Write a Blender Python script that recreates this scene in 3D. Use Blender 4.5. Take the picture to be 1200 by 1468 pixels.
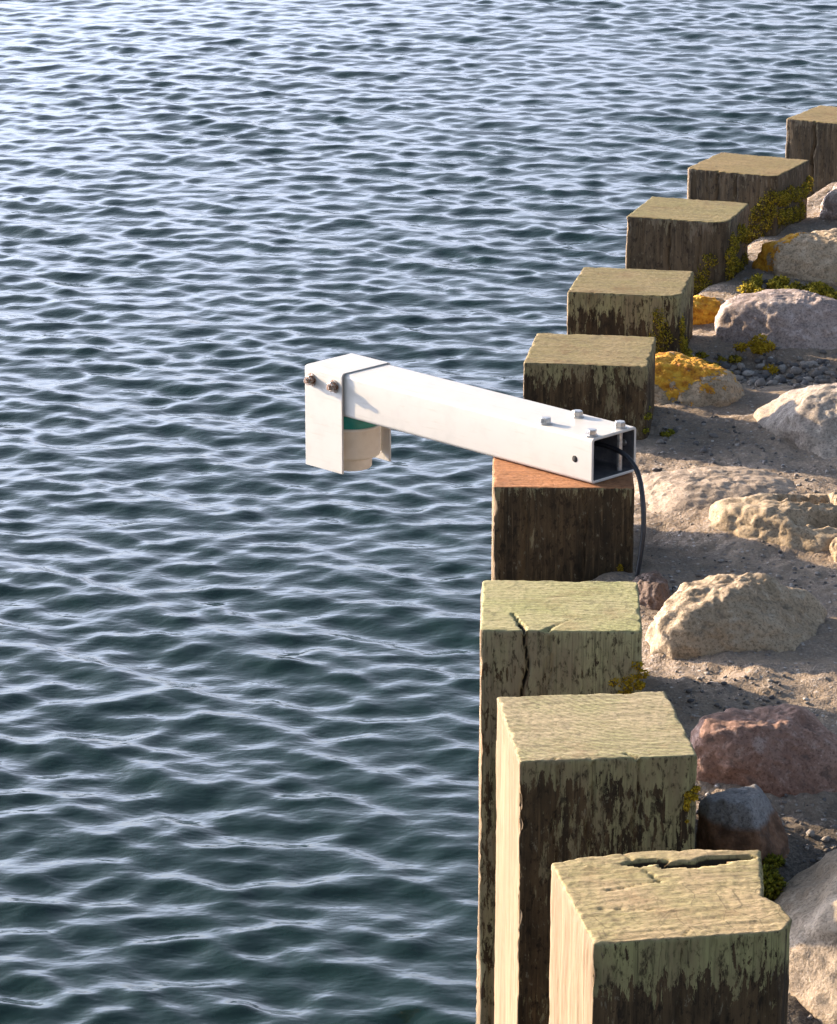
import bpy, math, random
import numpy as np

sc = bpy.context.scene
for o in list(bpy.data.objects):
    bpy.data.objects.remove(o)
COL = sc.collection
R = math.radians

# ------------------------------------------------------------------ camera, sky, sun, exposure
F_PX, PITCH, CAM_H = 4781.3, 17.011, 1.3408
cam_data = bpy.data.cameras.new('camera')
cam = bpy.data.objects.new('camera', cam_data)
COL.objects.link(cam)
cam.location = (0, 0, CAM_H)
cam.rotation_euler = (R(90 - PITCH), 0, 0)
cam_data.sensor_fit = 'VERTICAL'
cam_data.sensor_height = 24.0
cam_data.lens = 24.0 * F_PX / 1468.0
cam_data.clip_start = 0.1
cam_data.clip_end = 20000
sc.camera = cam

SUN_EL = R(15.0)
SUN_AZ = math.atan2(-0.84, 0.545)          # seen from above, angle from +Y towards +X
sun_vec = (math.sin(SUN_AZ) * math.cos(SUN_EL), math.cos(SUN_AZ) * math.cos(SUN_EL), math.sin(SUN_EL))

world = bpy.data.worlds.new('World')
sc.world = world
world.use_nodes = True
wn, wl = world.node_tree.nodes, world.node_tree.links
wn.clear()
sky = wn.new('ShaderNodeTexSky')
sky.sky_type = 'NISHITA'
sky.sun_disc = False
sky.sun_elevation = SUN_EL
sky.sun_rotation = SUN_AZ
sky.air_density = 1.0
sky.dust_density = 2.2
sky.ozone_density = 1.0
bg = wn.new('ShaderNodeBackground')
bg.inputs['Strength'].default_value = 0.076
wo = wn.new('ShaderNodeOutputWorld')


def wnode(kind, **kw):
    n = wn.new(kind)
    for k, v in kw.items():
        setattr(n, k, v)
    return n


# thin bright haze and broken cloud low all round the horizon, over the clear sky
wtc = wnode('ShaderNodeTexCoord')
wsep = wnode('ShaderNodeSeparateXYZ')
wl.new(wtc.outputs['Generated'], wsep.inputs[0])
wr = wnode('ShaderNodeMapRange', interpolation_type='SMOOTHSTEP')
for k, v in zip((1, 2, 3, 4), (0.80, 0.0, 0.0, 1.0)):
    wr.inputs[k].default_value = v
wl.new(wsep.outputs[2], wr.inputs[0])
wmap = wnode('ShaderNodeMapping')
wmap.inputs['Scale'].default_value = (1, 1, 3.2)
wl.new(wtc.outputs['Generated'], wmap.inputs[0])
wno = wnode('ShaderNodeTexNoise')
wno.inputs['Scale'].default_value = 3.2
wno.inputs['Detail'].default_value = 5
wl.new(wmap.outputs[0], wno.inputs['Vector'])
wr2 = wnode('ShaderNodeMapRange', interpolation_type='SMOOTHSTEP')
for k, v in zip((1, 2, 3, 4), (0.35, 0.65, 0.55, 1.0)):
    wr2.inputs[k].default_value = v
wl.new(wno.outputs['Fac'], wr2.inputs[0])
wmul = wnode('ShaderNodeMath', operation='MULTIPLY')
wl.new(wr.outputs[0], wmul.inputs[0]); wl.new(wr2.outputs[0], wmul.inputs[1])
wbw = wnode('ShaderNodeRGBToBW')
wl.new(sky.outputs[0], wbw.inputs[0])
wsc = wnode('ShaderNodeMix', data_type='RGBA', blend_type='MULTIPLY')
wsc.inputs[0].default_value = 1.0
wl.new(wbw.outputs[0], wsc.inputs[6])
wsc.inputs[7].default_value = (1.98, 2.22, 2.92, 1)
wdot = wnode('ShaderNodeVectorMath', operation='DOT_PRODUCT')
wl.new(wtc.outputs['Generated'], wdot.inputs[0])
wdot.inputs[1].default_value = sun_vec
wcl = wnode('ShaderNodeMath', operation='MAXIMUM'); wcl.inputs[1].default_value = 0.0
wl.new(wdot.outputs['Value'], wcl.inputs[0])
wpw = wnode('ShaderNodeMath', operation='POWER'); wpw.inputs[1].default_value = 3.0
wl.new(wcl.outputs[0], wpw.inputs[0])
wgl = wnode('ShaderNodeMath', operation='MULTIPLY_ADD'); wgl.inputs[1].default_value = 1.35; wgl.inputs[2].default_value = 0.82
wl.new(wpw.outputs[0], wgl.inputs[0])
wlum = wnode('ShaderNodeMath', operation='MULTIPLY')
wl.new(wbw.outputs[0], wlum.inputs[0]); wl.new(wgl.outputs[0], wlum.inputs[1])
wl.new(wlum.outputs[0], wsc.inputs[6])
wmx = wnode('ShaderNodeMix', data_type='RGBA')
wl.new(wmul.outputs[0], wmx.inputs[0])
wl.new(sky.outputs[0], wmx.inputs[6]); wl.new(wsc.outputs[2], wmx.inputs[7])
wl.new(wmx.outputs[2], bg.inputs[0])
wl.new(bg.outputs[0], wo.inputs[0])

sun_data = bpy.data.lights.new('sun', 'SUN')
sun_data.energy = 5.0
sun_data.angle = R(0.5)
sun_data.color = (1.0, 0.77, 0.50)
sun = bpy.data.objects.new('sun', sun_data)
COL.objects.link(sun)
from mathutils import Vector, Matrix
sun.rotation_euler = Vector(sun_vec).to_track_quat('Z', 'Y').to_euler()
sun.location = (-8, 6, 5)

sc.view_settings.view_transform = 'Standard'
sc.view_settings.look = 'None'
sc.view_settings.gamma = 1.0
sc.view_settings.exposure = 1.62
sc.view_settings.use_curve_mapping = False

# ------------------------------------------------------------------ helpers
rng = np.random.default_rng(7)
_perm = rng.permutation(256)
_perm = np.concatenate([_perm, _perm, _perm])
_grad = rng.normal(size=(256, 3))
_grad /= np.linalg.norm(_grad, axis=1)[:, None]


def perlin(p):
    p = np.asarray(p, float)
    i = np.floor(p).astype(int)
    f = p - i
    i &= 255
    w = f * f * f * (f * (f * 6 - 15) + 10)
    out = 0
    for dx in (0, 1):
        for dy in (0, 1):
            for dz in (0, 1):
                h = _perm[_perm[_perm[(i[:, 0] + dx) & 255] + ((i[:, 1] + dy) & 255)] + ((i[:, 2] + dz) & 255)]
                g = _grad[h]
                d = f - np.array([dx, dy, dz])
                n = (g * d).sum(1)
                ww = (w[:, 0] if dx else 1 - w[:, 0]) * (w[:, 1] if dy else 1 - w[:, 1]) * (w[:, 2] if dz else 1 - w[:, 2])
                out = out + ww * n
    return out


def fbm(p, octaves=4, gain=0.5, ridged=False):
    a, s, t = 1.0, 0.0, 0
    p = np.asarray(p, float)
    for k in range(octaves):
        n = perlin(p * (2.03 ** k) + 17.3 * k)
        if ridged:
            n = 0.5 - np.abs(n) * 2
        t = t + a * n
        a *= gain
    return t


def sstep(a, b, x):
    t = np.clip((x - a) / (b - a), 0, 1)
    return t * t * (3 - 2 * t)


def mesh_obj(name, verts, faces, mat, parent=None, smooth=True):
    me = bpy.data.meshes.new(name)
    verts = np.asarray(verts, dtype=np.float32)
    if isinstance(faces, np.ndarray):
        n, k = faces.shape
        me.vertices.add(len(verts))
        me.vertices.foreach_set('co', verts.ravel())
        me.loops.add(n * k)
        me.loops.foreach_set('vertex_index', faces.astype(np.int32).ravel())
        me.polygons.add(n)
        me.polygons.foreach_set('loop_start', np.arange(0, n * k, k, dtype=np.int32))
        me.update(calc_edges=True)
    else:
        me.from_pydata(verts.tolist(), [], faces)
    me.validate()
    if smooth:
        me.polygons.foreach_set('use_smooth', [True] * len(me.polygons))
    if mat:
        me.materials.append(mat)
    o = bpy.data.objects.new(name, me)
    COL.objects.link(o)
    if parent:
        o.parent = parent
    return o


def tag(o, label=None, cat=None, group=None, kind=None):
    if label: o['label'] = label
    if cat: o['category'] = cat
    if group: o['group'] = group
    if kind: o['kind'] = kind
    return o


def empty(name, loc, rz=0):
    o = bpy.data.objects.new(name, None)
    o.empty_display_size = 0.05
    COL.objects.link(o)
    o.location = loc
    o.rotation_euler = (0, 0, rz)
    return o


def grid_faces(nx, ny, off=0):
    a = np.arange(nx * ny).reshape(ny, nx) + off
    return np.stack([a[:-1, :-1].ravel(), a[:-1, 1:].ravel(), a[1:, 1:].ravel(), a[1:, :-1].ravel()], 1)


class Mat:
    """small wrapper for building node materials"""
    def __init__(self, name):
        self.m = bpy.data.materials.new(name)
        self.m.use_nodes = True
        self.nt = self.m.node_tree
        self.n, self.l = self.nt.nodes, self.nt.links
        self.b = self.n['Principled BSDF']
        self.tc = self.n.new('ShaderNodeTexCoord')

    def link(self, a, b):
        self.l.new(a, b)

    def map(self, scale=(1, 1, 1), loc=(0, 0, 0), src='Object', rot=(0, 0, 0)):
        mp = self.n.new('ShaderNodeMapping')
        mp.inputs['Scale'].default_value = scale
        mp.inputs['Location'].default_value = loc
        mp.inputs['Rotation'].default_value = rot
        self.link(self.tc.outputs[src], mp.inputs[0])
        return mp.outputs[0]

    def noise(self, vec, scale=5, detail=4, rough=0.55, dist=0.0, out='Fac'):
        t = self.n.new('ShaderNodeTexNoise')
        t.inputs['Scale'].default_value = scale
        t.inputs['Detail'].default_value = detail
        t.inputs['Roughness'].default_value = rough
        t.inputs['Distortion'].default_value = dist
        self.link(vec, t.inputs['Vector'])
        return t.outputs[out]

    def voro(self, vec, scale=5, feature='F1', out='Distance', rand=1.0):
        t = self.n.new('ShaderNodeTexVoronoi')
        t.feature = feature
        t.inputs['Scale'].default_value = scale
        t.inputs['Randomness'].default_value = rand
        self.link(vec, t.inputs['Vector'])
        return t.outputs[out]

    def ramp(self, fac, stops, interp='LINEAR'):
        r = self.n.new('ShaderNodeValToRGB')
        r.color_ramp.interpolation = interp
        e = r.color_ramp.elements
        while len(e) < len(stops):
            e.new(0.5)
        for k, (p, c) in enumerate(stops):
            e[k].position = p
            e[k].color = (c, c, c, 1) if not hasattr(c, '__len__') else (*c, 1)
        self.link(fac, r.inputs[0])
        return r.outputs[0]

    def rng(self, v, a, b, c=0.0, d=1.0):
        r = self.n.new('ShaderNodeMapRange')
        r.interpolation_type = 'SMOOTHSTEP'
        for k, x in zip((1, 2, 3, 4), (a, b, c, d)):
            r.inputs[k].default_value = x
        self.link(v, r.inputs[0])
        return r.outputs[0]

    def math(self, op, a, b=None):
        m = self.n.new('ShaderNodeMath')
        m.operation = op
        for k, x in enumerate((a, b)):
            if x is None: continue
            if isinstance(x, (int, float)): m.inputs[k].default_value = x
            else: self.link(x, m.inputs[k])
        return m.outputs[0]

    def mix(self, fac, a, b, mode='MIX'):
        m = self.n.new('ShaderNodeMix')
        m.data_type = 'RGBA'
        m.blend_type = mode
        for sock, x in ((m.inputs[0], fac), (m.inputs[6], a), (m.inputs[7], b)):
            if isinstance(x, (int, float)): sock.default_value = x
            elif isinstance(x, tuple): sock.default_value = (*x, 1)
            else: self.link(x, sock)
        return m.outputs[2]

    def sep(self, v):
        s = self.n.new('ShaderNodeSeparateXYZ')
        self.link(v, s.inputs[0])
        return s.outputs

    def bump(self, height, strength=0.3, dist=0.01, prev=None):
        b = self.n.new('ShaderNodeBump')
        b.inputs['Strength'].default_value = strength
        b.inputs['Distance'].default_value = dist
        self.link(height, b.inputs['Height'])
        if prev is not None: self.link(prev, b.inputs['Normal'])
        return b.outputs[0]

    def finish(self, color=None, rough=0.8, normal=None, metal=None, spec=None):
        if color is not None:
            if isinstance(color, tuple): self.b.inputs['Base Color'].default_value = (*color, 1)
            else: self.link(color, self.b.inputs['Base Color'])
        if isinstance(rough, (int, float)): self.b.inputs['Roughness'].default_value = rough
        else: self.link(rough, self.b.inputs['Roughness'])
        if normal is not None: self.link(normal, self.b.inputs['Normal'])
        if metal is not None: self.b.inputs['Metallic'].default_value = metal
        if spec is not None: self.b.inputs['Specular IOR Level'].default_value = spec
        return self.m


# ------------------------------------------------------------------ the water
WATER_Z = -0.80


def axis(lo, hi, d0, d1, far, growth=1.28):
    """fine spacing between lo and hi (d0 -> d1), geometric growth outside"""
    pts = [lo]
    while pts[-1] < hi:
        t = (pts[-1] - lo) / (hi - lo)
        pts.append(pts[-1] + d0 + (d1 - d0) * t)
    d = d1
    while pts[-1] < far:
        d *= growth
        pts.append(pts[-1] + d)
    d = d0
    while pts[0] > -far:
        d *= growth
        pts.insert(0, pts[0] - d)
    return np.array(pts)


def build_water():
    xs = axis(-3.2, 3.2, 0.012, 0.012, 6000)
    ys = axis(3.9, 24.0, 0.0085, 0.034, 6000)
    X, Y = np.meshgrid(xs, ys)
    sx = np.gradient(xs)[None, :] + 0 * X
    sy = np.gradient(ys)[:, None] + 0 * X
    spac = np.maximum(sx, sy)
    Z = np.zeros_like(X); DX = np.zeros_like(X); DY = np.zeros_like(X)
    r = np.random.default_rng(11)
    n = 130
    lam = np.exp(np.linspace(math.log(0.042), math.log(0.8), n)) * r.uniform(0.94, 1.06, n)
    # wind sea: crests lie mostly across the view, two crossing trains
    ang = np.where(r.random(n) < 0.62, R(-90 - 22), R(-90 + 30)) + r.normal(0, R(20), n)
    ang += np.where(lam < 0.10, r.normal(0, R(26), n), 0)
    slope = 0.0265 * np.exp(-((np.log(lam) - math.log(0.095)) / 0.85) ** 2)
    slope *= r.uniform(0.6, 1.4, n)
    # a few long-crested waves running obliquely through the chop
    q = 9
    lam = np.concatenate([lam, r.uniform(0.16, 0.42, q)])
    ang = np.concatenate([ang, R(-90 - 31) + r.normal(0, R(7), q)])
    slope = np.concatenate([slope, r.uniform(0.018, 0.034, q)])
    n += q
    # slow gusts make patches of rougher and smoother water
    P = np.stack([X.ravel() * 0.55, Y.ravel() * 0.40, 0 * X.ravel()], 1)
    gust = (1 + 0.55 * perlin(P * 1.0)).reshape(X.shape)
    for L, a, s, ph in zip(lam, ang, slope, r.uniform(0, 6.283, n)):
        k = 2 * math.pi / L
        amp = s / k
        m = np.clip((L / spac - 2.0) / 1.6, 0, 1)
        if L < 0.35: m = m * gust
        th = k * (X * math.cos(a) + Y * math.sin(a)) + ph
        Z += m * amp * np.cos(th)
        sn = m * amp * np.sin(th)
        DX -= 0.85 * math.cos(a) * sn
        DY -= 0.85 * math.sin(a) * sn
    V = np.stack([(X + DX).ravel(), (Y + DY).ravel(), (WATER_Z + Z).ravel()], 1)
    m = Mat('sea_water')
    v = m.map((1, 1.5, 1))
    n1 = m.noise(v, 19, 2, 0.5, 0.15)
    n2 = m.noise(m.map((1.0, 1.7, 1), (3.1, 1.7, 0), rot=(0, 0, 0.4)), 42, 2, 0.5, 0.4)
    h = m.math('ADD', n1, m.math('MULTIPLY', n2, 0.16))
    bp = m.bump(h, 0.30, 0.008)
    # beyond the finely meshed water the chop goes on as relief in the material
    wx, wy = m.sep(m.tc.outputs['Object'])[:2]
    far = m.math('MAXIMUM', m.rng(m.math('ABSOLUTE', wx), 3.0, 4.2), m.math('MAXIMUM', m.rng(wy, 23.0, 26.0), m.rng(wy, 4.0, 3.2)))
    chop = m.noise(m.map((1, 1.9, 1), (5, 2, 0)), 5.5, 5, 0.55, 0.2)
    bp = m.bump(m.math('MULTIPLY', m.math('SUBTRACT', chop, 0.5), far), 1.0, 0.035, bp)
    m.b.inputs['IOR'].default_value = 1.333
    mat = m.finish((0.006, 0.0185, 0.0175), 0.045, bp)
    o = mesh_obj('water', V, grid_faces(len(xs), len(ys)), mat)
    return tag(o, 'dark rippled sea water reflecting the sky', kind='structure')


build_water()

# ------------------------------------------------------------------ the made ground behind the posts


def edge_x(y):
    y = np.asarray(y, float)
    d = y - 4.1
    q = np.where(d > 0, 0.064 * d * d, 0.03 * d * d)
    q = np.where(d > 4.6, 0.064 * 4.6 ** 2 + 0.589 * (d - 4.6), q)
    q = np.where(d < -8, 0.03 * 64 - 0.48 * (d + 8), q)
    return 0.215 + q


STONE_FOOT = [(0.798, 6.363, .143, .100), (0.707, 5.845, .168, .100), (0.520, 5.975, .070, .050), (0.450, 5.474, .100, .115), (0.705, 5.215, .145, .180),
              (0.570, 4.675, .140, .115), (0.426, 4.212, .130, .108), (0.428, 3.750, .106, .066), (0.376, 3.576, .054, .050), (0.915, 6.909, .070, .063)]


def ground_z(x, y, detail=True):
    p = np.stack([x, y, 0 * x], 1)
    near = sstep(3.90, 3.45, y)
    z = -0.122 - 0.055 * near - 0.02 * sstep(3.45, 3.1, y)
    z = z + 0.020 * fbm(p * 4.0, 3)
    # the bank beside the instrument post rises slightly
    z = z + 0.022 * np.exp(-(((x - 0.47) / 0.16) ** 2 + ((y - 4.86) / 0.17) ** 2))
    z = z + 0.012 * np.exp(-(((x - 0.42) / 0.12) ** 2 + ((y - 4.02) / 0.10) ** 2))
    z = z - 0.02 * np.exp(-(((x - 0.56) / 0.16) ** 2 + ((y - 5.62) / 0.1) ** 2))
    for cx, cy, rx, ry in STONE_FOOT:            # soil and mortar packed against the stones
        e = np.hypot((x - cx) / rx, (y - cy) / ry)
        z = z + 0.007 * np.exp(-((e - 0.85) / 0.30) ** 2)
    if detail:
        z = z + 0.0050 * fbm(p * 22, 3)
        z = z + 0.0034 * fbm(p * 75, 4, 0.65)
    return z


def build_ground():
    ps = [0.0]
    while ps[-1] < 0.95: ps.append(ps[-1] + 0.006)
    d = 0.006
    while ps[-1] < 60:
        d *= 1.22
        ps.append(ps[-1] + d)
    ps = np.array(ps)
    ys = axis(2.6, 7.8, 0.0062, 0.011, 45, 1.22)
    P, Y = np.meshgrid(ps, ys)
    X = edge_x(Y) + P
    Z = ground_z(X.ravel(), Y.ravel()).reshape(X.shape)
    Zs = ground_z(X.ravel(), Y.ravel(), False).reshape(X.shape)
    out = np.maximum.reduce([sstep(0.95, 1.25, P), sstep(7.8, 8.6, Y), sstep(2.6, 2.2, Y)])
    Z = Z * (1 - out) + Zs * out                 # the coarse outer mesh leaves fine grit to the material
    Z -= 0.03 * np.exp(-(P / 0.03) ** 2)
    nx = len(ps)
    V = np.stack([X.ravel(), Y.ravel(), Z.ravel()], 1)
    F = grid_faces(nx, len(ys))
    # rough vertical face down to the water between the posts
    rows = [0.0, -0.10, -0.22, -0.36, -0.52, -0.70, -0.90, -1.2]
    SK = []
    for k, dz in enumerate(rows):
        y = ys
        z = Z[:, 0] + dz
        x = edge_x(y) + 0.035 * fbm(np.stack([0 * y + k * 0.4, y * 3, z * 3], 1), 3) * (k > 0)
        SK.append(np.stack([x, y, z], 1))
    off = len(V)
    SV = np.concatenate(SK)
    SF = grid_faces(len(ys), len(rows), off)
    V = np.concatenate([V, SV]); F = np.concatenate([F, SF])
    m = Mat('gritty_mortar_and_sand')
    v = m.map()
    big = m.noise(v, 5, 4, 0.6)
    mid = m.noise(v, 38, 4, 0.6)
    fine = m.noise(v, 240, 3, 0.7)
    c = m.ramp(big, [(0.3, (0.20, 0.15, 0.11)), (0.55, (0.28, 0.215, 0.155)), (0.75, (0.345, 0.26, 0.185))])
    c = m.mix(m.rng(mid, 0.35, 0.7, 0.0, 0.55), c, (0.17, 0.145, 0.125))
    c = m.mix(m.rng(fine, 0.54, 0.72, 0, 0.7), c, (0.46, 0.39, 0.32))
    c = m.mix(m.rng(fine, 0.46, 0.30, 0, 0.65), c, (0.09, 0.08, 0.075))
    gv = m.voro(v, 120, out='Distance')
    gcol = m.voro(v, 120, out='Color')
    sepc = m.sep(gcol)
    peb = m.math('MULTIPLY', m.rng(gv, 0.36, 0.26), m.rng(sepc[0], 0.60, 0.66))
    c = m.mix(m.math('MULTIPLY', peb, 0.8), c, m.ramp(sepc[1], [(0, (0.10, 0.10, 0.11)), (0.6, (0.30, 0.26, 0.22)), (1, (0.55, 0.50, 0.45))]))
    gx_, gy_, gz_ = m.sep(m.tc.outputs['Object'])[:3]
    low_dark = m.rng(m.math('ADD', gz_, m.math('MULTIPLY', m.math('SUBTRACT', mid, 0.5), 0.05)), -0.138, -0.165)  # mask for a darker colour on the lower ground
    c = m.mix(m.math('MULTIPLY', low_dark, 0.78), c, m.mix(m.rng(fine, 0.4, 0.65), (0.040, 0.036, 0.032), (0.115, 0.098, 0.080)))
    b = m.bump(fine, 0.8, 0.005)
    b = m.bump(mid, 0.6, 0.010, b)
    b = m.bump(peb, 0.6, 0.004, b)
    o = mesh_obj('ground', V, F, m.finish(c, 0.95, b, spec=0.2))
    return tag(o, 'gritty grey-brown mortar and sand between the stones', kind='structure')


build_ground()

# ------------------------------------------------------------------ timber posts


def post_material(name, seed, top_a, top_b, green, green_band, dark=(0.024, 0.016, 0.0075), brown=(0.085, 0.054, 0.025),
                  film=(0.26, 0.235, 0.112), ring=90.0, gx=0.0, pith=(0.0, -0.4), ringc=0.5, crackle=0.0, bandw=0.40, stain=0.5, holes=False):
    """green: cover of the algae film on the shaded faces; green_band: depth of solid film below the top"""
    m = Mat(name)
    o = (seed * 3.7, seed * 1.9, seed * 5.3)
    nx, ny, nz = m.sep(m.tc.outputs['Normal'])[:3]
    px, py, pz = m.sep(m.tc.outputs['Object'])[:3]
    top = m.rng(nz, 0.55, 0.85)
    left = m.rng(m.math('MULTIPLY', nx, -1.0), 0.45, 0.8)
    # --- end grain: pale greenish wood, saw lines, grey cracks
    warp = m.noise(m.map((1, 1, 1), o), 9, 3, 0.5)
    lines = m.noise(m.map((9, ring * 0.8, 1), o, rot=(0, 0, 0.06)), 1.6, 5, 0.65, 1.0)
    patch = m.noise(m.map((1, 1, 1), o), 14, 4, 0.6)
    blot0 = m.noise(m.map((1, 1, 1), o), 8, 3, 0.6)
    grit = m.noise(m.map((1, 1, 1), o), 170, 3, 0.65)
    ct = m.mix(m.rng(patch, 0.35, 0.65), top_a, top_b)
    ct = m.mix(m.rng(lines, 0.50, 0.30, 0, 0.75), ct, tuple(x * 0.5 for x in top_a))
    # growth rings round a pith that lies off the sawn square
    rv = m.n.new('ShaderNodeVectorMath'); rv.operation = 'MULTIPLY_ADD'
    m.link(m.noise(m.map((1, 1, 1), o), 12, 3, 0.5, out='Color'), rv.inputs[0])
    rv.inputs[1].default_value = (0.030, 0.030, 0)
    m.link(m.map((1, 1, 0), (-pith[0], -pith[1], 0)), rv.inputs[2])
    wv = m.n.new('ShaderNodeTexWave'); wv.wave_type = 'RINGS'; wv.rings_direction = 'Z'
    wv.inputs['Scale'].default_value = 34.0; wv.inputs['Distortion'].default_value = 1.2
    wv.inputs['Detail'].default_value = 3; wv.inputs['Detail Scale'].default_value = 2
    m.link(rv.outputs[0], wv.inputs['Vector'])
    ct = m.mix(m.math('MULTIPLY', m.rng(wv.outputs['Fac'], 0.45, 0.1, 0, ringc), m.rng(patch, 0.3, 0.6, 0.35, 1.0)), ct, tuple(x * 0.5 for x in top_a))
    if crackle:
        ck = m.voro(rv.outputs[0], 30, 'DISTANCE_TO_EDGE')
        ct = m.mix(m.math('MULTIPLY', m.rng(ck, 0.030, 0.0, 0, crackle), m.rng(blot0, 0.42, 0.6)), ct, tuple(x * 0.25 for x in top_a))
    br = m.noise(m.map((1, 1, 1), (o[0] + 7, o[1], o[2])), 17, 5, 0.7)
    ct = m.mix(m.rng(br, 0.52, 0.68, 0, stain), ct, (top_a[0] * 0.62, top_a[1] * 0.50, top_a[2] * 0.42))
    blk = m.noise(m.map((1, 1.3, 1), o), 75, 6, 0.75)
    ct = m.mix(m.rng(blk, 0.48, 0.32, 0, 0.85), ct, tuple(x * 0.34 for x in top_a))
    ct = m.mix(m.rng(blk, 0.56, 0.70, 0, 0.45), ct, tuple(x * 1.35 for x in top_a))
    ct = m.mix(m.rng(grit, 0.52, 0.32, 0, 0.7), ct, tuple(x * 0.55 for x in top_b))
    ct = m.mix(m.rng(grit, 0.58, 0.75, 0, 0.4), ct, tuple(min(1, x * 1.25) for x in top_a))
    # --- sides: vertical fibre
    fib = m.noise(m.map((70, 70, 3.0), o), 1.0, 5, 0.6, 0.3)
    fine = m.noise(m.map((260, 260, 14), o), 1.0, 3, 0.6)
    blot = m.noise(m.map((1, 1, 0.45), o), 26, 5, 0.62)
    strk = m.noise(m.map((60, 60, 13), o), 1.0, 5, 0.65, 0.4)
    base = m.mix(m.rng(m.math('ADD', m.math('MULTIPLY', fib, 0.5), m.math('MULTIPLY', blot, 0.5)), 0.38, 0.62), dark, brown)
    base = m.mix(m.rng(fine, 0.55, 0.75, 0, 0.5), base, tuple(x * 1.9 for x in brown))
    fleck = m.noise(m.map((130, 130, 62), o), 1.0, 5, 0.7, 0.3)
    base = m.mix(m.rng(fleck, 0.47, 0.36, 0, 0.8), base, tuple(x * 0.55 for x in dark))
    base = m.mix(m.rng(fleck, 0.60, 0.68, 0, 0.75), base, (0.17, 0.145, 0.095))
    hair = m.noise(m.map((75, 75, 1.3), o), 1.0, 4, 0.6, 0.25)
    hairm = m.rng(m.math('ABSOLUTE', m.math('SUBTRACT', hair, 0.5)), 0.012, 0.002)
    # algae film: a band under the top edge that breaks up into streaks, then flakes
    strk = m.noise(m.map((120, 120, 26), o), 1.0, 7, 0.72, 0.4)
    zz = m.math('ADD', pz, m.math('MULTIPLY', m.math('SUBTRACT', strk, 0.5), 0.05))
    band = m.rng(zz, -green_band - 0.03, -green_band * 0.5 + 0.004)
    cov = m.math('ADD', m.math('MULTIPLY', band, bandw), m.math('MULTIPLY', m.math('SUBTRACT', blot, 0.5), 1.5))
    cov = m.math('ADD', cov, m.math('MULTIPLY', px, gx))
    th = m.math('ADD', strk, m.math('MULTIPLY', m.math('ADD', cov, green - 0.5), 0.42))
    fm = m.rng(th, 0.495, 0.518)
    fcol = m.mix(m.rng(blot, 0.35, 0.65), film, tuple(x * f for x, f in zip(film, (0.72, 0.62, 0.70))))
    fcol = m.mix(m.rng(fine, 0.52, 0.32, 0, 0.6), fcol, tuple(x * 0.45 for x in film))
    fcol = m.mix(m.rng(fleck, 0.50, 0.34, 0, 0.85), fcol, dark)
    cs = m.mix(fm, base, fcol)
    cs = m.mix(m.math('MULTIPLY', hairm, 0.45), cs, tuple(x * 0.4 for x in dark))
    # --- the seaward face gets a paler tan without the film
    cl = m.mix(m.rng(fib, 0.35, 0.7), (0.170, 0.116, 0.064), (0.235, 0.164, 0.095))
    cl = m.mix(m.rng(fine, 0.5, 0.3, 0, 0.6), cl, (0.15, 0.092, 0.052))
    # weed and stain near the waterline
    wet = m.rng(m.math('ADD', pz, m.math('MULTIPLY', m.math('SUBTRACT', blot, 0.5), 0.25)), -0.50, -0.60)
    cl = m.mix(wet, cl, (0.05, 0.045, 0.02))
    c = m.mix(left, cs, cl)
    c = m.mix(top, c, ct)
    if holes:
        # shade down inside holes and splits, painted as a dark colour
        ins = m.math('MULTIPLY', m.rng(py, -0.094, -0.091), m.rng(px, -0.094, -0.091))
        ins = m.math('MULTIPLY', m.math('MULTIPLY', ins, m.rng(px, 0.099, 0.095)), m.rng(py, 0.104, 0.100))
        c = m.mix(m.math('MULTIPLY', m.rng(pz, -0.0022, -0.0050), ins), c, (0.024, 0.018, 0.011))
    hb = m.math('ADD', m.math('MULTIPLY', fib, 1.0), m.math('MULTIPLY', fine, 0.35))
    hb = m.math('SUBTRACT', hb, m.math('MULTIPLY', hairm, 0.5))
    b1 = m.bump(hb, 0.45, 0.004)
    b2 = m.bump(fm, 0.35, 0.0018, b1)
    b3 = m.bump(m.math('ADD', lines, m.math('MULTIPLY', grit, 0.6)), 0.35, 0.003)
    mixn = m.n.new('ShaderNodeMix'); mixn.data_type = 'VECTOR'
    m.link(top, mixn.inputs[0]); m.link(b2, mixn.inputs[4]); m.link(b3, mixn.inputs[5])
    return m.finish(c, 0.85, mixn.outputs[1], spec=0.25)


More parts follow.
